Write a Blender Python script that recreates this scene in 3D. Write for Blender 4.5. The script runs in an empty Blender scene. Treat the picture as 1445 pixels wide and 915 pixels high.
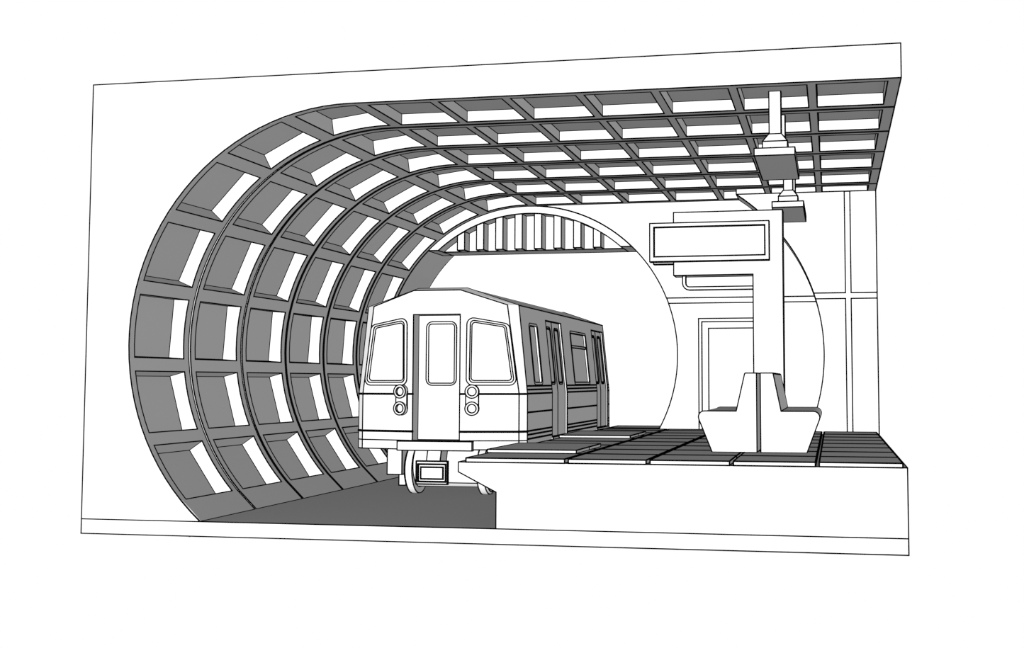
import bpy, bmesh, math
from mathutils import Vector, Matrix

# ------------------------------------------------------------------ camera, world, lights
SC = bpy.context.scene
COL = SC.collection
CAM = Vector((8.2848, -12.06252, 1.7013))
PITCH, YAW, F_PX, PPX, PPY = 0.06358, 0.18914, 1671.64, 853.854, 431.713
cd = bpy.data.cameras.new('camera')
cd.sensor_fit = 'HORIZONTAL'
cd.sensor_width = 36.0
cd.lens = F_PX / 1445 * 36.0
cd.shift_x = (722.5 - PPX) / 1445
cd.shift_y = (PPY - 457.5) / 1445
cd.clip_end = 200
cam = bpy.data.objects.new('camera', cd)
COL.objects.link(cam)
cam.matrix_world = (Matrix.Translation(CAM) @ Matrix.Rotation(YAW, 4, 'Z')
                    @ Matrix.Rotation(math.pi / 2 + PITCH, 4, 'X'))
SC.camera = cam

w = bpy.data.worlds.new('white_sky')
SC.world = w
w.use_nodes = True
bg = w.node_tree.nodes['Background']
bg.inputs[0].default_value = (1, 1, 1, 1)
bg.inputs[1].default_value = 1.0


def sun(name, travel, strength):
    d = bpy.data.lights.new(name, 'SUN')
    d.energy = strength
    d.angle = 0.01
    d.use_shadow = False
    o = bpy.data.objects.new(name, d)
    COL.objects.link(o)
    o.rotation_euler = Vector(travel).to_track_quat('-Z', 'Y').to_euler()
    o.location = (4.5, -6, 8)


sun('sun_front', (-0.2, 1.0, 0.0), 96.0)
sun('fill_side', (-1.0, 0.0, 0.0), 1.0)  # added fill light, tunes the grey of faces turned right
sun('fill_low', (0.5, 0.0, 0.866), 13.8)  # upward fill from below, added to lift undersides to mid grey
sun('fill_top', (0.64, 0.0, -0.768), 12.2)  # downward fill, added to set the grey of floors and tops

SC.view_settings.view_transform = 'Standard'
SC.view_settings.look = 'None'
SC.view_settings.gamma = 1.0
SC.view_settings.exposure = 0.0
SC.view_settings.use_curve_mapping = False
SC.cycles.max_bounces = 2
SC.cycles.diffuse_bounces = 0


# ------------------------------------------------------------------ materials
def diffuse(name, col, rough=0.6, grain=0.0, scale=30):
    m = bpy.data.materials.new(name)
    m.use_nodes = True
    nt = m.node_tree
    nt.nodes.clear()
    out = nt.nodes.new('ShaderNodeOutputMaterial')
    d = nt.nodes.new('ShaderNodeBsdfDiffuse')
    d.inputs['Roughness'].default_value = 0
    nt.links.new(d.outputs[0], out.inputs[0])
    if grain:
        tc = nt.nodes.new('ShaderNodeTexCoord')
        n = nt.nodes.new('ShaderNodeTexNoise')
        n.inputs['Scale'].default_value = scale
        r = nt.nodes.new('ShaderNodeValToRGB')
        r.color_ramp.elements[0].color = tuple(c * (1 - grain) for c in col) + (1,)
        r.color_ramp.elements[1].color = tuple(c * (1 + grain) for c in col) + (1,)
        nt.links.new(tc.outputs['Object'], n.inputs['Vector'])
        nt.links.new(n.outputs['Fac'], r.inputs[0])
        nt.links.new(r.outputs[0], d.inputs[0])
    else:
        d.inputs[0].default_value = tuple(col) + (1,)
    return m


A = 0.04
INK = diffuse('black_line', (0.0001, 0.0001, 0.0001))
M_CONC = diffuse('plain_concrete', (A, A, A), grain=0.01)
M_TILE = diffuse('plain_paving', (A, A, A), grain=0.01)
M_BODY = diffuse('plain_car_body', (A * .99, A, A * .99))
M_GLASS = diffuse('plain_pane', (A * .99, A, A * .99))
M_METAL = diffuse('plain_metal', (A, A, A))
M_SEAT = diffuse('plain_seat', (A, A, A))


# ------------------------------------------------------------------ mesh builder
LINE = 0.00064


class MB:
    """faces of one mesh plus the black edge lines drawn on it"""

    def __init__(self):
        self.v, self.f, self.lines, self.key = [], [], [], {}

    def p(self, co):
        k = tuple(round(c, 5) for c in co)
        if k not in self.key:
            self.key[k] = len(self.v)
            self.v.append(tuple(co))
        return self.key[k]

    def face(self, pts):
        idx = []
        for q in pts:
            i = self.p(q)
            if not idx or idx[-1] != i:
                idx.append(i)
        if len(idx) > 1 and idx[0] == idx[-1]:
            idx.pop()
        if len(idx) >= 3:
            self.f.append(idx)

    def line(self, pts, k=1.0, closed=False):
        pts = list(pts)
        if closed:
            pts.append(pts[0])
        for a, b in zip(pts, pts[1:]):
            self.lines.append((Vector(a), Vector(b), k))

    def box(self, x0, x1, y0, y1, z0, z1):
        c = [(x, y, z) for x in (x0, x1) for y in (y0, y1) for z in (z0, z1)]
        for q in ((0, 1, 3, 2), (4, 6, 7, 5), (0, 4, 5, 1), (2, 3, 7, 6), (0, 2, 6, 4), (1, 5, 7, 3)):
            self.face([c[i] for i in q])

    def loft(self, loops, cap0=True, cap1=True):
        n = len(loops[0])
        for a, b in zip(loops, loops[1:]):
            for i in range(n):
                j = (i + 1) % n
                self.face([a[i], a[j], b[j], b[i]])
        if cap0:
            self.face(loops[0][::-1])
        if cap1:
            self.face(loops[-1])

    def prism_y(self, poly, y0, y1):
        self.loft([[(x, y0, z) for x, z in poly], [(x, y1, z) for x, z in poly]])

    def build(self, name, mat, parent=None, origin=None, auto=30, k=1.0):
        if origin is None:
            if parent is not None:
                origin = Vector(parent['_o'])
            else:
                xs, ys, zs = zip(*self.v)
                origin = Vector(((min(xs) + max(xs)) / 2, (min(ys) + max(ys)) / 2, min(zs)))
        origin = Vector(origin)
        bm = bmesh.new()
        vs = [bm.verts.new(c) for c in self.v]
        for f in self.f:
            try:
                bm.faces.new([vs[i] for i in f])
            except ValueError:
                pass
        bmesh.ops.recalc_face_normals(bm, faces=bm.faces)
        lines = list(self.lines)
        if auto:
            th = math.radians(auto)
            for e in bm.edges:
                if len(e.link_faces) != 2 or e.calc_face_angle(0) > th:
                    lines.append((e.verts[0].co.copy(), e.verts[1].co.copy(), k))
        bmesh.ops.triangulate(bm, faces=[f for f in bm.faces if len(f.verts) > 4])
        seen = set()
        for a, b, kk in lines:
            t = b - a
            ln = t.length
            if ln < 1e-5:
                continue
            key = tuple(sorted((tuple(round(c, 4) for c in a), tuple(round(c, 4) for c in b))))
            if key in seen:
                continue
            seen.add(key)
            t /= ln
            up = Vector((0, 0, 1)) if abs(t.z) < .9 else Vector((1, 0, 0))
            u = t.cross(up).normalized()
            v = t.cross(u)
            ra = LINE * kk * (12.06 + a.y)
            rb = LINE * kk * (12.06 + b.y)
            A0, B0 = a - t * ra * .5, b + t * rb * .5
            ring = []
            for c, r in ((A0, ra), (B0, rb)):
                ring.append([bm.verts.new(c + (u * math.cos(g) + v * math.sin(g)) * r)
                             for g in (0, 1.0472, 2.0944, 3.1416, 4.1888, 5.236)])
            for i in range(6):
                f = bm.faces.new((ring[0][i], ring[0][(i + 1) % 6], ring[1][(i + 1) % 6], ring[1][i]))
                f.material_index = 1
            bm.faces.new(ring[0][::-1]).material_index = 1
            bm.faces.new(ring[1]).material_index = 1
        bmesh.ops.translate(bm, verts=bm.verts, vec=-origin)
        me = bpy.data.meshes.new(name)
        bm.to_mesh(me)
        bm.free()
        me.materials.append(mat)
        me.materials.append(INK)
        o = bpy.data.objects.new(name, me)
        COL.objects.link(o)
        if parent is not None:
            o.parent = parent
            o.location = origin - Vector(parent['_o'])
        else:
            o.location = origin
        o['_o'] = tuple(origin)
        return o


def tag(o, label, cat=None, group=None, kind=None):
    o['label'] = label
    if cat:
        o['category'] = cat
    if group:
        o['group'] = group
    if kind:
        o['kind'] = kind
    return o


def thing(name, loc, label, cat, group=None, kind=None):
    o = bpy.data.objects.new(name, None)
    o.empty_display_size = .2
    COL.objects.link(o)
    o.location = loc
    o['_o'] = tuple(loc)
    return tag(o, label, cat, group, kind)


def rounded(poly, r, seg=5):
    """round the corners of a 2D polygon; every corner gives seg+1 points"""
    out = []
    n = len(poly)
    for i in range(n):
        a, b, c = (Vector(poly[i - 1]), Vector(poly[i]), Vector(poly[(i + 1) % n]))
        d1, d2 = (a - b).normalized(), (c - b).normalized()
        ang = d1.angle(d2)
        t = min(r / math.tan(ang / 2), (a - b).length * .45, (c - b).length * .45)
        rr = t * math.tan(ang / 2)
        ctr = b + (d1 + d2).normalized() * (rr / math.sin(ang / 2))
        s = b + d1 * t - ctr
        e = b + d2 * t - ctr
        tot = s.angle_signed(e)
        for k in range(seg + 1):
            q = s.copy()
            q.rotate(Matrix.Rotation(-tot * k / seg, 2))
            out.append(tuple(ctr + q))
    return out


def rect(u0, u1, v0, v1):
    return [(u0, v0), (u1, v0), (u1, v1), (u0, v1)]


# ------------------------------------------------------------------ the setting
XC, ZC, R = 3.1317, 2.1412, 2.6012
HC = ZC + R                      # underside of the flat ceiling
W, H, HB, HP, HT = 9.0, 5.094, 0.1603, 0.850, 0.893
YB, YR, YE = 7.757, 7.16, 9.06    # back wall, right pier, end wall of the far tunnel


def circ(deg, r=R, cx=XC, cz=ZC):
    t = math.radians(deg)
    return (cx + r * math.cos(t), cz + r * math.sin(t))


TH0 = 180 + math.degrees(math.asin((ZC - HB) / R))          # where the vault meets the floor

# base slab with the dark track bed on top
b = MB()
b.box(0, W, 0, YE + .1, 0, HB)
tag(b.build('floor', M_CONC), 'flat track bed slab under the subway train and the platform', 'floor', kind='structure')

# cut face of the tunnel block
def arc_pts(r, a0, a1, n):
    return [circ(a0 + (a1 - a0) * i / n, r) for i in range(n + 1)]


b = MB()
inner = arc_pts(R, TH0, 90, 40)
poly = [(0, HB)] + inner + [(W, HC), (W, H), (0, H)]
b.prism_y(poly, 0, .03)
b.line([(x, 0, z) for x, z in poly], closed=True)
tag(b.build('wall_front', M_CONC, auto=0), 'white cut face of the tunnel block around the vault opening', 'wall', kind='structure')

b = MB()
th = 180 + math.degrees(math.asin((ZC - HB) / (R + .26)))
poly = [(0, HB)] + arc_pts(R + .26, th, 90, 40) + [(W, HC + .26), (W, H), (0, H)]
b.prism_y(poly, .03, YE + .1)
tag(b.build('wall_left', M_CONC, auto=0), 'solid block behind the coffered vault on the left', 'wall', kind='structure')

# coffered vault rings
PERIOD, RING = 1.30, 1.257
C_Y0, C_Y1 = 0.105, 1.143
COF = [214.4, 195.13, 175.83, 156.43, 136.85, 117.26, 97.56]
HALF = 7.93
HW = R * math.sin(math.radians(HALF))
DEEP = 2.777
FLATX = [(3.295 + .8105 * k, 3.295 + .8105 * k + .7165) for k in range(7)]
ZTOP = 4.874


def ring(y0, first=False):
    b = MB()
    ys = [y0 + (.03 if first else 0), y0 + C_Y0, y0 + C_Y1, y0 + RING]
    # profile break points: (x, z, tag, outer x, outer z)
    brk = [(TH0, None)]
    for i, c in enumerate(COF):
        brk += [(c + HALF, None)]
        n = 5
        for k in range(1, n):
            brk.append((c + HALF - 2 * HALF * k / n, i))
        brk.append((c - HALF, None))
    brk.append((90.0, None))
    prof, inside = [], []
    for q, (t, i) in enumerate(brk):
        prof.append(circ(t) + circ(t, R + .235))
    # which intervals lie in a coffer
    for q in range(len(brk) - 1):
        m = (brk[q][0] + brk[q + 1][0]) / 2
        inside.append(any(abs(m - c) < HALF for c in COF))
    xs = [XC]
    for x0, x1 in FLATX:
        xs += [x0, x1]
    xs.append(W)
    for q in range(1, len(xs)):
        prof.append((xs[q], HC, xs[q], HC + .14))
        m = (xs[q] + xs[q - 1]) / 2
        inside.append(any(x0 < m < x1 for x0, x1 in FLATX))
    for q in range(len(prof) - 1):
        (xa, za, oxa, oza), (xb, zb, oxb, ozb) = prof[q], prof[q + 1]
        for j in range(3):
            if inside[q] and j == 1:
                continue
            b.face([(xa, ys[j], za), (xb, ys[j], zb), (xb, ys[j + 1], zb), (xa, ys[j + 1], za)])
        b.face([(oxa, ys[0], oza), (oxa, ys[3], oza), (oxb, ys[3], ozb), (oxb, ys[0], ozb)])
        for y in (ys[0], ys[3]):
            b.face([(xa, y, za), (oxa, y, oza), (oxb, y, ozb), (xb, y, zb)])
    for q in (0, -1):
        xa, za, oxa, oza = prof[q]
        b.face([(xa, ys[0], za), (xa, ys[3], za), (oxa, ys[3], oza), (oxa, ys[0], oza)])
        b.line([(xa, ys[0], za), (xa, ys[3], za)])
    inner = [(x, z) for x, z, _, _ in prof]
    for j in ((3,) if first else (0, 3)):
        b.line([(x, ys[j], z) for x, z in inner])
    ya, yb = ys[1], ys[2]

    def pocket(rim, floor_a, floor_b):
        """rim: opening polyline in (x,z); floor_a/floor_b: the two floor corners"""
        F = [(floor_a[0], ya, floor_a[1]), (floor_b[0], ya, floor_b[1]),
             (floor_b[0], yb, floor_b[1]), (floor_a[0], yb, floor_a[1])]
        b.face(F)
        b.line(F, closed=True)
        for y, fa, fb in ((ya, F[0], F[1]), (yb, F[3], F[2])):
            b.face([(x, y, z) for x, z in rim] + [fb, fa])
            b.line([(x, y, z) for x, z in rim])
            b.line([(rim[0][0], y, rim[0][1]), fa])
            b.line([(rim[-1][0], y, rim[-1][1]), fb])
        for e, f0, f1 in ((rim[0], F[0], F[3]), (rim[-1], F[1], F[2])):
            b.face([(e[0], ya, e[1]), (e[0], yb, e[1]), f1, f0])
            b.line([(e[0], ya, e[1]), (e[0], yb, e[1])])

    for c in COF:
        rim = [circ(c + HALF - 2 * HALF * k / 5) for k in range(6)]
        t = math.radians(c)
        n = (math.cos(t), math.sin(t))
        s = (-n[1], n[0])          # towards growing angle
        fa = (XC + n[0] * DEEP + s[0] * HW, ZC + n[1] * DEEP + s[1] * HW)
        fb = (XC + n[0] * DEEP - s[0] * HW, ZC + n[1] * DEEP - s[1] * HW)
        pocket(rim, fa, fb)
    for x0, x1 in FLATX:
        pocket([(x0, HC), (x1, HC)], (x0, ZTOP), (x1, ZTOP))
    return b.build('ceiling', M_CONC, auto=0)


WHERE = ['nearest coffered vault ring, first behind the white cut face',
         'second coffered vault ring from the front, under the first hanging lamp',
         'third coffered vault ring from the front, curving over the track',
         'fourth coffered vault ring from the front, over the nose of the train',
         'fifth coffered vault ring, next to last before the far portal',
         'farthest coffered vault ring, touching the round far portal']
for k in range(6):
    tag(ring(PERIOD * k, k == 0), WHERE[k], 'ceiling', 'coffered vault rings', 'structure')

# plain round tunnel beyond the portal
b = MB()
n = 40
lo = [circ(TH0 + (-(TH0 + (TH0 - 180)) ) * i / n) for i in range(n + 1)]
hi = [circ(TH0 + (-(TH0 + (TH0 - 180)) ) * i / n, R + .12) for i in range(n + 1)]
b.prism_y(lo + hi[::-1], YB + .024, YE)
b.line([(x, YB + .024, z) for x, z in arc_pts(R, TH0, 90, 40)])
tag(b.build('wall_tunnel', M_CONC, auto=0), 'smooth round tunnel lining beyond the portal, above the train roof', 'wall', kind='structure')

b = MB()
b.box(0.3, 6.2, YE, YE + .08, HB, HC + .2)
b.line([(x, YE - .001, z) for x, z in arc_pts(R, TH0, 90, 40)])
tag(b.build('wall_end', M_CONC, auto=0), 'blank white end wall closing the tunnel behind the train', 'wall', kind='structure')

# back wall to the right of the portal: two raised panels on a backing, a groove between
ZG0, ZG1 = 3.013, 3.104


def ang(z):
    return math.degrees(math.asin((z - ZC) / R))


b = MB()
XR = 8.3
b.prism_y(arc_pts(R, 90, ang(HP), 48) + [(XR, HP), (XR, HC)], YB + .02, YB + .14)
b.prism_y(arc_pts(R, 90, ang(ZG1), 28) + [(XR, ZG1), (XR, HC)], YB, YB + .019)
b.prism_y(arc_pts(R, ang(ZG0), ang(HP), 28) + [(XR, HP), (XR, ZG0)], YB, YB + .019)
tag(b.build('wall_back', M_CONC), 'white back wall beside the round portal, behind the sign post', 'wall', kind='structure')

# right pier with concave arched edge
CX2, CZ2, R2 = 5.02, 2.14, 3.143


def arc2(z0, z1, n):
    out = []
    for i in range(n + 1):
        z = z0 + (z1 - z0) * i / n
        out.append((CX2 + math.sqrt(R2 ** 2 - (z - CZ2) ** 2), z))
    return out


ZA = 4.742
b = MB()
b.prism_y(arc2(ZA, HP, 40) + [(W, HP), (W, ZA)], YR + .02, YB)
XG0, XG1 = 8.508, 8.596
b.prism_y(arc2(ZA, ZG1 + .006, 20) + [(XG0, ZG1 + .006), (XG0, ZA)], YR, YR + .0195)
b.prism_y(arc2(ZG0 + .004, HP, 20) + [(XG0, HP), (XG0, ZG0 + .004)], YR, YR + .0195)
b.prism_y(rect(XG1, W, ZG1 + .006, ZA), YR, YR + .0195)
b.prism_y(rect(XG1, W, HP, ZG0 + .004), YR, YR + .0195)
x_top = arc2(ZA, ZA, 1)[0][0]
for x0, x1 in FLATX:                                  # the pier reaches up into the last coffers
    a0 = max(x0 + .004, x_top)
    if a0 < x1 - .05:
        b.box(a0, x1 - .004, YR + .005, 6.5 + C_Y1 - .006, ZA + .001, ZTOP - .004)
tag(b.build('wall_right', M_CONC), 'white panelled end wall with a concave arched left edge', 'wall', kind='structure')

# door in the back wall
d = thing('door_1', (6.8, YB, HT), 'framed white door in the back wall, half hidden by the sign post', 'door', kind='structure')
b = MB()
xo, xi, xp = 6.093, 6.147, 6.258


def portal_loop(x, z, y):
    xr = 13.6 - x
    return [(x, y, HT), (x, y, z), (xr, y, z), (xr, y, HT)]


def strip(b, a, c):
    for i in range(3):
        b.face([a[i], a[i + 1], c[i + 1], c[i]])


L = [portal_loop(xo, 2.75, YB), portal_loop(xo, 2.75, YB - .03), portal_loop(xi, 2.694, YB - .03),
     portal_loop(xi, 2.694, YB - .015), portal_loop(xp, 2.585, YB - .015), portal_loop(xp, 2.585, YB - .004)]
for p_, q_ in zip(L, L[1:]):
    strip(b, p_, q_)
b.build('door_frame', M_METAL, d, auto=20)
b = MB()
b.box(xp, 13.6 - xp, YB - .006, YB - .001, HT, 2.585)
b.build('door_panel', M_METAL, d)

# platform
b = MB()
b.prism_y([(4.40, HP), (4.40, .747), (4.814, .54), (4.814, HB), (W, HB), (W, HP)], 0, YB)
b.prism_y([(4.40, HP), (4.40, .747), (4.814, .54), (4.814, .22), (4.83, .22), (5.17, .54), (5.385, HP)], YB + .003, YE - .003)
plat = tag(b.build('platform', M_CONC), 'raised white platform with overhanging edge beside the track', 'platform', kind='structure')
b = MB()
COLS = [(4.483, 5.548), (5.588, 6.403), (6.444, 7.255), (7.295, 8.109), (8.148, 8.956)]
for r in range(9):
    for ci, (x0, x1) in enumerate(COLS):
        y0, y1 = .9 * r, .9 * r + .86
        if r == 8:
            y1 = YB - .035
            if ci == 4:
                continue
            if ci == 3:
                x1 = 7.87
        b.box(x0, x1, y0 + .001, y1 - (.01 if r == 7 else 0), HP, HT)
b.box(4.483, 5.35, 7.80, 8.08, HP, HT)
b.box(4.483, 5.35, 8.12, YE - .01, HP, HT)
b.build('paving', M_TILE, plat, k=1.2)

# raised boarding slabs on the platform edge
for y0, y1, x1, lab in ((.935, 2.335, 5.47, 'raised paving slab at the platform edge, nearest the front corner'),
                        (4.535, 5.935, 5.47, 'raised paving slab at the platform edge, beside the first train door')):
    b = MB()
    b.box(4.44, x1, y0, y1, HT, HT + .037)
    ym = y0 + .7
    if ym < y1 - .1:
        b.line([(x1, ym, HT), (x1, ym, HT + .037)])
    tag(b.build('boarding_step', M_TILE), lab, 'step', 'raised steps along the platform edge')

# ribbed lunette filling the top of the portal
ZL, R3 = 3.998, 2.471
lu = thing('portal_grille', (XC, 8.1, ZL), 'arched panel with vertical ribs in the top of the round far portal', 'grille')
b = MB()
a_o = math.degrees(math.asin((ZL - ZC) / (R - .004)))
a_i = math.degrees(math.asin((ZL - ZC) / R3))
out_ = arc_pts(R - .004, a_o, 180 - a_o, 36)
in_ = arc_pts(R3, a_i, 180 - a_i, 36)
b.prism_y(out_ + in_[::-1], YB + .004, 8.57)
tag(b.build('arch_band', M_CONC, lu), 'white arched rim')
b = MB()
b.prism_y(in_, 8.06, 8.57)
b.build('back_panel', M_CONC, lu)
for k in range(8):
    x0 = 1.843 + .348 * k
    x1 = x0 + .13
    b = MB()
    zt = lambda x: ZC + math.sqrt(R3 ** 2 - (x - XC) ** 2)
    pts = [(x0, ZL), (x1, ZL)] + [(x1 - .13 * i / 4, zt(x1 - .13 * i / 4)) for i in range(5)]
    b.prism_y(pts, 7.79, 8.0595)
    b.build('rib', M_CONC, lu)

# ------------------------------------------------------------------ subway train
TX = 3.1355
YF, YS, YT = 2.95, 3.20, 9.035
tr = thing('subway_train', (TX, 6.1, HB), 'subway train with raked cab windows and centre door, standing at the platform', 'train')
ZB, ZBELT, ZEAVE = .80, 1.535, 2.71


def fy(x):                                          # raked cab front
    return YF + .209 * max(0, abs(x) - .325)


def FP(x, z, off=0.0):                              # point on the cab front, off = towards the viewer
    s = 1 if x > 0 else -1
    if abs(x) <= .325:
        return (TX + x, YF - off, z)
    nx, ny = .2046 * s, -.9788
    return (TX + x + nx * off, fy(x) + ny * off, z)


def half(z):
    return 1.18 if z <= ZBELT else 1.18 - .1038 * (z - ZBELT)


def SP(s, y, z, off=0.0):                           # point on the car side
    return (TX + s * (half(z) + off), y, z)


# core
b = MB()
IN = .047
b.prism_y([(TX - 1.18 + IN, ZB), (TX - 1.18 + IN, ZBELT), (TX - 1.058 + IN, ZEAVE - .01),
           (TX + 1.058 - IN, ZEAVE - .01), (TX + 1.18 - IN, ZBELT), (TX + 1.18 - IN, ZB)], YS + .002, YT)
b.build('body', M_BODY, tr, auto=0)

# roof
b = MB()
b.prism_y([(TX - 1.058, ZEAVE), (TX - .3425, 2.953), (TX + .3425, 2.953), (TX + 1.058, ZEAVE)], YS, YT)
b.build('roof', M_BODY, tr)

# cab front with door recess, chamfers and sloped brow
b = MB()
YD = 3.16
for s in (-1, 1):
    pan = [(.325, ZB), (1.09, ZB), (1.09, ZBELT), (.934, ZEAVE), (.325, 2.908)]
    b.face([FP(s * x, z) for x, z in pan])
    b.face([FP(s * 1.09, ZB), FP(s * 1.09, ZBELT), (TX + s * 1.18, YS, ZBELT), (TX + s * 1.18, YS, ZB)])
    b.face([FP(s * 1.09, ZBELT), FP(s * .934, ZEAVE), (TX + s * 1.058, YS, ZEAVE), (TX + s * 1.18, YS, ZBELT)])
    b.face([FP(s * .325, 2.908), FP(s * .934, ZEAVE), (TX + s * 1.058, YS, ZEAVE), (TX + s * .3425, YS, 2.953)])
    b.face([FP(s * .325, .918), FP(s * .325, 2.587), (TX + s * .325, YD, 2.587), (TX + s * .325, YD, .918)])
    b.line([FP(s * .325, .918), FP(s * .325, 2.587)])
    b.line([(TX + s * .325, YD, .918), (TX + s * .325, YD, 2.587)])
    b.line([FP(s * 1.09, ZB), FP(s * 1.09, ZBELT), FP(s * .934, ZEAVE), FP(s * .325, 2.908)])
    b.line([(TX + s * 1.18, YS, ZB), (TX + s * 1.18, YS, ZBELT), (TX + s * 1.058, YS, ZEAVE), (TX + s * .3425, YS, 2.953)])
    b.line([FP(s * .325, ZB), FP(s * 1.09, ZB), (TX + s * 1.18, YS, ZB)])
    for z, kk in ((1.531, 1.7), (1.036, 1.9), (.917, 1.0)):
        b.line([FP(s * .325, z, .002), FP(s * 1.09, z, .002), (TX + s * 1.18, YS, z)], kk)
b.face([FP(-.325, 2.587), FP(.325, 2.587), FP(.325, 2.908), FP(-.325, 2.908)])
b.face([FP(-.325, ZB), FP(.325, ZB), FP(.325, .918), FP(-.325, .918)])
b.face([FP(-.325, 2.908), FP(.325, 2.908), (TX + .3425, YS, 2.953), (TX - .3425, YS, 2.953)])
for z in (2.587, .918):
    b.face([FP(-.325, z), FP(.325, z), (TX + .325, YD, z), (TX - .325, YD, z)])
    b.line([FP(-.325, z), FP(.325, z)])
    b.line([(TX - .325, YD, z), (TX + .325, YD, z)])
b.line([FP(-.325, 2.908), FP(.325, 2.908)])
b.line([(TX - .3425, YS, 2.953), (TX + .3425, YS, 2.953)])
b.line([FP(-.325, ZB), FP(.325, ZB)])
b.build('cab_front', M_BODY, tr, auto=0)


def frame(name, parent, mp, outer, in1, in2, r, w0, w1, w2, kk=1.0, glass_name='window_pane', mid=True):
    """rounded frame and its pane; mp(u, v, off) maps to space"""
    lo, l1, l2 = rounded(outer, r), rounded(in1, r * .6), rounded(in2, r * .5)
    b = MB()
    b.loft([[mp(u, v, w0) for u, v in lo], [mp(u, v, w1) for u, v in lo], [mp(u, v, w1) for u, v in l1],
            [mp(u, v, w2) for u, v in l2]], cap0=False, cap1=False)
    for loop, ww in ((lo, w1), (l1, w1), (l2, w2)):
        if loop is l1 and not mid:
            continue
        b.line([mp(u, v, ww) for u, v in loop], kk, closed=True)
    o = b.build(name, M_BODY, parent, auto=0)
    b = MB()
    b.face([mp(u, v, w2) for u, v in l2])
    b.face([mp(u, v, w2 - .002) for u, v in l2][::-1])
    b.build(glass_name, M_GLASS, o, auto=0)
    return o


# windscreens
for s in (-1, 1):
    mp = lambda u, v, o_: FP(s * u, v, o_)
    out4 = [(.408, 1.647), (1.063, 1.647), (.962, 2.455), (.413, 2.553)]
    in1 = [(.448, 1.684), (1.028, 1.684), (.918, 2.437), (.457, 2.512)]
    in2 = [(.470, 1.709), (.997, 1.709), (.898, 2.416), (.478, 2.484)]
    frame('windscreen', tr, mp, out4, in1, in2, .085, 0, .014, .003)

# cab door
cdoor = None
b = MB()
b.box(TX - .325, TX + .325, YD, YD + .035, .918, 2.587)
cdoor = b.build('cab_door', M_BODY, tr, auto=0)
frame('door_window', cdoor, lambda u, v, o_: (TX + u, YD - o_, v), rect(-.212, .212, 1.645, 2.50),
      rect(-.198, .198, 1.66, 2.485), rect(-.181, .181, 1.674, 2.468), .085, 0, .010, .003, mid=False)


def disc(ctr, r, n=28):
    return [(ctr[0] + r * math.cos(2 * math.pi * i / n), ctr[1] + r * math.sin(2 * math.pi * i / n)) for i in range(n)]


# headlights: two round lamps on an upright bracket on each side of the door
for s in (-1, 1):
    cx = .487
    b = MB()
    pl_ = rect(cx - .083, cx + .083, 1.34, 1.564)
    b.loft([[FP(s * u, v, 0) for u, v in pl_], [FP(s * u, v, .016) for u, v in pl_]])
    br = b.build('lamp_bracket', M_BODY, tr)
    for z in (1.34, 1.564):
        b = MB()
        c0, c1 = disc((cx, z), .088), disc((cx, z), .056)
        b.loft([[FP(s * u, v, .0) for u, v in c0], [FP(s * u, v, .062) for u, v in c0],
                [FP(s * u, v, .062) for u, v in c1], [FP(s * u, v, .032) for u, v in c1]], cap0=False)
        b.build('headlight', M_METAL, br)

# buffer plate, coupler and hanger
b = MB()
b.box(TX - .515, TX + .515, YF - .055, YF - .002, .79, .908)
b.build('buffer_plate', M_METAL, tr)
b = MB()
cp = lambda h, z0, z1, y: [(TX - h, y, z0), (TX + h, y, z0), (TX + h, y, z1), (TX - h, y, z1)]
b.loft([cp(.212, .36, .656, 2.835), cp(.212, .36, .656, 2.80), cp(.190, .388, .620, 2.80), cp(.184, .394, .614, 2.812),
        cp(.154, .424, .580, 2.812), cp(.150, .428, .576, 2.806)])
coup = b.build('coupler', M_METAL, tr, k=1.2)
b = MB()
b.box(TX - .07, TX + .07, 2.836, 3.10, .46, .56)
b.build('draft_bar', M_METAL, coup)
b = MB()
b.loft([[(TX - .093, 2.91, ZB), (TX + .093, 2.91, ZB), (TX + .093, 3.16, ZB), (TX - .093, 3.16, ZB)],
        [(TX - .093, 2.84, .60), (TX + .093, 2.84, .60), (TX + .093, 3.10, .60), (TX - .093, 3.10, .60)]])
b.build('coupler_hanger', M_METAL, tr)

# axle with two wheels and its round housing
WY, WZ, WR = 3.64, HB + .342, .34


def cyl_x(b, x0, x1, r, n=48, y=WY, z=WZ):
    lp = [(y + r * math.cos(2 * math.pi * i / n), z + r * math.sin(2 * math.pi * i / n)) for i in range(n)]
    b.loft([[(x0, yy, zz) for yy, zz in lp], [(x1, yy, zz) for yy, zz in lp]])


b = MB()
HZ = .555
cyl_x(b, TX - .452, TX + .452, .305, z=HZ)
for g in (229, 250):
    t = math.radians(g)
    b.line([(TX + e, WY + .305 * math.cos(t), HZ + .305 * math.sin(t)) for e in (-.452, .452)])
b.build('axle_housing', M_METAL, tr)
for s in (-1, 1):
    b = MB()
    xa, xb = TX + s * .475, TX + s * .575
    n = 48
    lp = lambda x, r: [(x, WY + r * math.cos(2 * math.pi * i / n), WZ + r * math.sin(2 * math.pi * i / n)) for i in range(n)]
    b.loft([lp(TX + s * .455, .25), lp(TX + s * .455, WR), lp(xb - s * .022, WR), lp(xb, WR - .035), lp(xb, .27), lp(xb - s * .03, .24), lp(xb - s * .03, .09),
            lp(xb, .07)])
    b.build('wheel', M_METAL, tr)
    # equipment box and brake block in front of the wheel
    b = MB()
    b.box(*sorted((TX + s * .608, TX + s * .818)), 3.33, 3.75, .436, ZB)
    q = b.build('equipment_box', M_METAL, tr)
    b = MB()
    b.box(*sorted((TX + s * .575, TX + s * .674)), 3.40, 3.55, .285, .436)
    b.build('brake_block', M_METAL, q)

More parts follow.
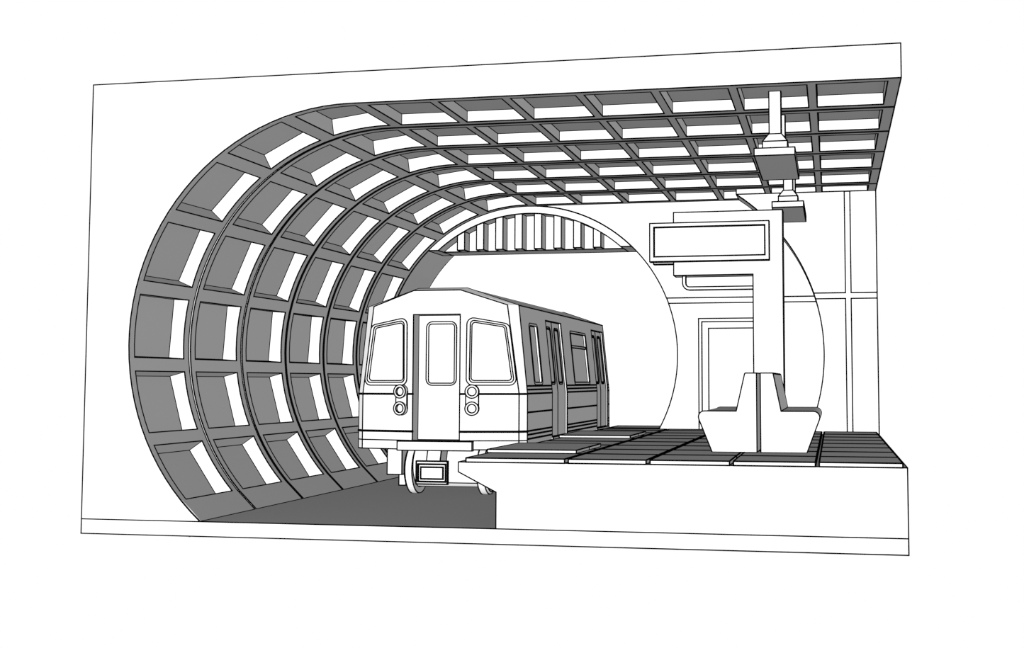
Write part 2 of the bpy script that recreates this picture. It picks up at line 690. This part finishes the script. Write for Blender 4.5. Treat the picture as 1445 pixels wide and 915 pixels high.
# car sides: skin with door and window openings
DOORS = [(4.612, 5.606), (7.915, 8.925)]
WINS = [(3.61, 4.095), (6.18, 7.395)]
WZ0, WZ1 = 1.650, 2.495


def side(s):
    b = MB()
    ycut = [YS, YT] + [v for d_ in DOORS for v in d_]
    hol = [(y0 + .03, y1 - .03, WZ0 + .03, WZ1 - .03) for y0, y1 in WINS] + [(y0, y1, .90, 2.58) for y0, y1 in DOORS]
    for h in hol:
        ycut += h[:2]
    ycut = sorted(set(round(v, 5) for v in ycut))
    zc = sorted({ZB, .90, ZBELT, WZ0 + .03, WZ1 - .03, 2.58, ZEAVE})
    inh = lambda y, z: any(h[0] < y < h[1] and h[2] < z < h[3] for h in hol)
    for i in range(len(ycut) - 1):
        for j in range(len(zc) - 1):
            y0, y1, z0, z1 = ycut[i], ycut[i + 1], zc[j], zc[j + 1]
            if inh((y0 + y1) / 2, (z0 + z1) / 2):
                continue
            b.face([SP(s, y0, z0), SP(s, y1, z0), SP(s, y1, z1), SP(s, y0, z1)])
    for h in hol:
        zz = [h[2]] + [z for z in (ZBELT,) if h[2] < z < h[3]] + [h[3]]
        for y in h[:2]:
            for z0, z1 in zip(zz, zz[1:]):
                b.face([SP(s, y, z0), SP(s, y, z1), SP(s, y, z1, -.045), SP(s, y, z0, -.045)])
        for z in h[2:]:
            b.face([SP(s, h[0], z), SP(s, h[1], z), SP(s, h[1], z, -.045), SP(s, h[0], z, -.045)])
    for (y0, y1) in DOORS:
        for off in (0, -.043):
            b.line([SP(s, y0, .90, off), SP(s, y0, ZBELT, off), SP(s, y0, 2.58, off), SP(s, y1, 2.58, off), SP(s, y1, ZBELT, off), SP(s, y1, .90, off), SP(s, y0, .90, off)])
    b.face([SP(s, YT, ZB), SP(s, YT, ZBELT), SP(s, YT, ZBELT, -.045), SP(s, YT, ZB, -.045)])
    b.face([SP(s, YT, ZBELT), SP(s, YT, ZEAVE), SP(s, YT, ZEAVE, -.045), SP(s, YT, ZBELT, -.045)])
    b.line([SP(s, YT, ZB), SP(s, YT, ZBELT), SP(s, YT, ZEAVE), SP(s, YS, ZEAVE)])
    b.line([SP(s, YS, ZB), SP(s, YT, ZB)])
    skin = b.build('side_skin', M_BODY, tr, auto=0)
    # raised mouldings between the doors
    for y0, y1 in ((YS, DOORS[0][0]), (DOORS[0][1], DOORS[1][0]), (DOORS[1][1], YT)):
        for z in (1.637, 1.588, 1.535, 1.287, 1.040, .991, .935):
            b = MB()
            q = [(z - .006, 0), (z - .006, .004), (z + .006, .004), (z + .006, 0)]
            b.loft([[SP(s, y0 + .002, a_, o_) for a_, o_ in q], [SP(s, y1 - .002, a_, o_) for a_, o_ in q]])
            b.build('moulding', M_BODY, skin, k=.8)
    # windows
    mp = lambda u, v, o_: SP(s, u, v, o_)
    for wi, (y0, y1) in enumerate(WINS):
        fr = frame('side_window', skin, mp, rect(y0, y1, WZ0, WZ1), rect(y0 + .040, y1 - .040, WZ0 + .032, WZ1 - .032),
                   rect(y0 + .044, y1 - .044, WZ0 + .036, WZ1 - .036), .07, -.001, .004, -.030, .85)
        if wi == 1:
            b = MB()
            q = [(2.232, -.030), (2.232, -.014), (2.266, -.014), (2.266, -.030)]
            b.loft([[SP(s, y0 + .036, a_, o_) for a_, o_ in q], [SP(s, y1 - .036, a_, o_) for a_, o_ in q]])
            b.build('transom', M_BODY, tr)
    # sliding doors
    for y0, y1 in DOORS:
        ym = (y0 + y1) / 2
        dd = None
        for a0, a1 in ((y0, ym), (ym, y1)):
            b = MB()
            q0 = [(a0 + .002, .902), (a1 - .002, .902), (a1 - .002, ZBELT), (a1 - .002, 2.578), (a0 + .002, 2.578), (a0 + .002, ZBELT)]
            b.loft([[SP(s, u, v, -.045) for u, v in q0], [SP(s, u, v, -.034) for u, v in q0]])
            leaf = b.build('sliding_door', M_BODY, tr)
            frame('door_window', leaf, lambda u, v, o_: SP(s, u, v, o_ - .034), rect(a0 + .11, a1 - .11, WZ0 + .005, WZ1),
                  rect(a0 + .13, a1 - .13, WZ0 + .025, WZ1 - .02), rect(a0 + .145, a1 - .145, WZ0 + .04, WZ1 - .035), .07, 0, .006, -.003, .9)
        b = MB()
        b.box(*sorted((TX + s * 1.135, TX + s * 1.20)), y0 - .01, y1 + .01, .85, .899)
        b.build('door_sill', M_METAL, tr)


side(1)
side(-1)

# ------------------------------------------------------------------ sign post
sp = thing('sign_post', (7.46, 3.825, HT), 'white post with side arm carrying two blank sign boxes, behind the bench', 'sign')
b = MB()
PY0, PY1 = 3.70, 3.95
b.prism_y([(7.267, HT), (7.661, HT), (7.661, 3.972), (6.207, 3.972), (6.207, 3.120), (7.267, 3.120)], PY0, PY1)
b.build('post', M_METAL, sp)
for ya, yb in ((3.60, PY0 - .001), (4.05, PY1 + .001)):
    b = MB()
    s = 1 if ya < yb else -1
    rc = lambda x0, x1, z0, z1, y: [(x0, y, z0), (x1, y, z0), (x1, y, z1), (x0, y, z1)]
    b.loft([rc(5.897, 7.487, 3.301, 3.818, yb), rc(5.897, 7.487, 3.301, 3.818, ya), rc(5.952, 7.434, 3.364, 3.766, ya),
            rc(5.958, 7.428, 3.370, 3.760, ya + s * .025)], cap1=False)
    bx = b.build('sign_box', M_METAL, sp)
    b = MB()
    b.box(5.958, 7.428, *sorted((ya + s * .025, ya + s * .03)), 3.370, 3.760)
    tag(b.build('sign_panel', M_GLASS, bx, auto=0), 'blank white sign face')
b = MB()
path = [(6.335, 3.119), (6.335, 3.02)] + [(6.405 - .07 * math.cos(t * math.pi / 8), 3.02 - .07 * math.sin(t * math.pi / 8)) for t in range(1, 5)] + [(7.266, 2.95)]
lpo, lpi = [], []
for i, (x, z) in enumerate(path):
    a_ = Vector(path[max(i - 1, 0)])
    c_ = Vector(path[min(i + 1, len(path) - 1)])
    t = (c_ - a_).normalized()
    nrm = Vector((-t.y, t.x)) * .021
    lpo.append((x + nrm.x, z + nrm.y))
    lpi.append((x - nrm.x, z - nrm.y))
b.prism_y(lpo + lpi[::-1], 3.805, 3.845)
b.build('hanger_rail', M_METAL, sp)

# ------------------------------------------------------------------ bench
bn = thing('platform_bench', (7.46, 2.5, HT), 'white back-to-back platform bench in two moulded halves below the sign', 'bench')


def seat(poly):
    b = MB()
    b.prism_y(poly, 1.513, 3.52)
    b.build('seat_half', M_SEAT, bn)


def corner(cx, cz, r, a0, a1, n=6):
    return [(cx + r * math.cos(math.radians(a0 + (a1 - a0) * i / n)), cz + r * math.sin(math.radians(a0 + (a1 - a0) * i / n))) for i in range(n + 1)]


seat([(7.438, HT), (7.438, 1.793), (7.312, 1.793), (7.304, 1.785), (7.206, 1.361)] + corner(6.842, 1.293, .068, 90, 200) + [(6.930, HT)])
seat([(7.481, HT), (7.995, HT)] + corner(8.074, 1.293, .068, -20, 90) + [(7.712, 1.361), (7.626, 1.785), (7.618, 1.793), (7.481, 1.793)])


# ------------------------------------------------------------------ hanging lamps
def lamp(dy, label):
    x = 7.703
    t = thing('hanging_lamp', (x, 1.515 + dy, 4.141), label, 'lamp', 'boxed lamps on two ceiling poles')
    b = MB()
    b.box(7.482, 7.918, .73 + dy, 2.31 + dy, 4.141, 4.222)
    b.build('lamp_box', M_METAL, t)
    for yc in (.915 + dy, 2.105 + dy):
        sq = lambda h, z: [(x - h, yc - h, z), (x + h, yc - h, z), (x + h, yc + h, z), (x - h, yc + h, z)]
        b = MB()
        b.loft([sq(.134, 4.2225), sq(.134, 4.305), sq(.068, 4.398)])
        nk = b.build('lamp_neck', M_METAL, t)
        b = MB()
        b.loft([sq(.064, 4.3985), sq(.064, ZTOP - .001)])
        b.build('pole', M_METAL, t)


lamp(0, 'boxed lamp hung from two poles at the front of the ceiling')
lamp(3.9, 'boxed lamp hung farther back, partly behind the sign arm')
for o in bpy.data.objects:
    if '_o' in o:
        del o['_o']
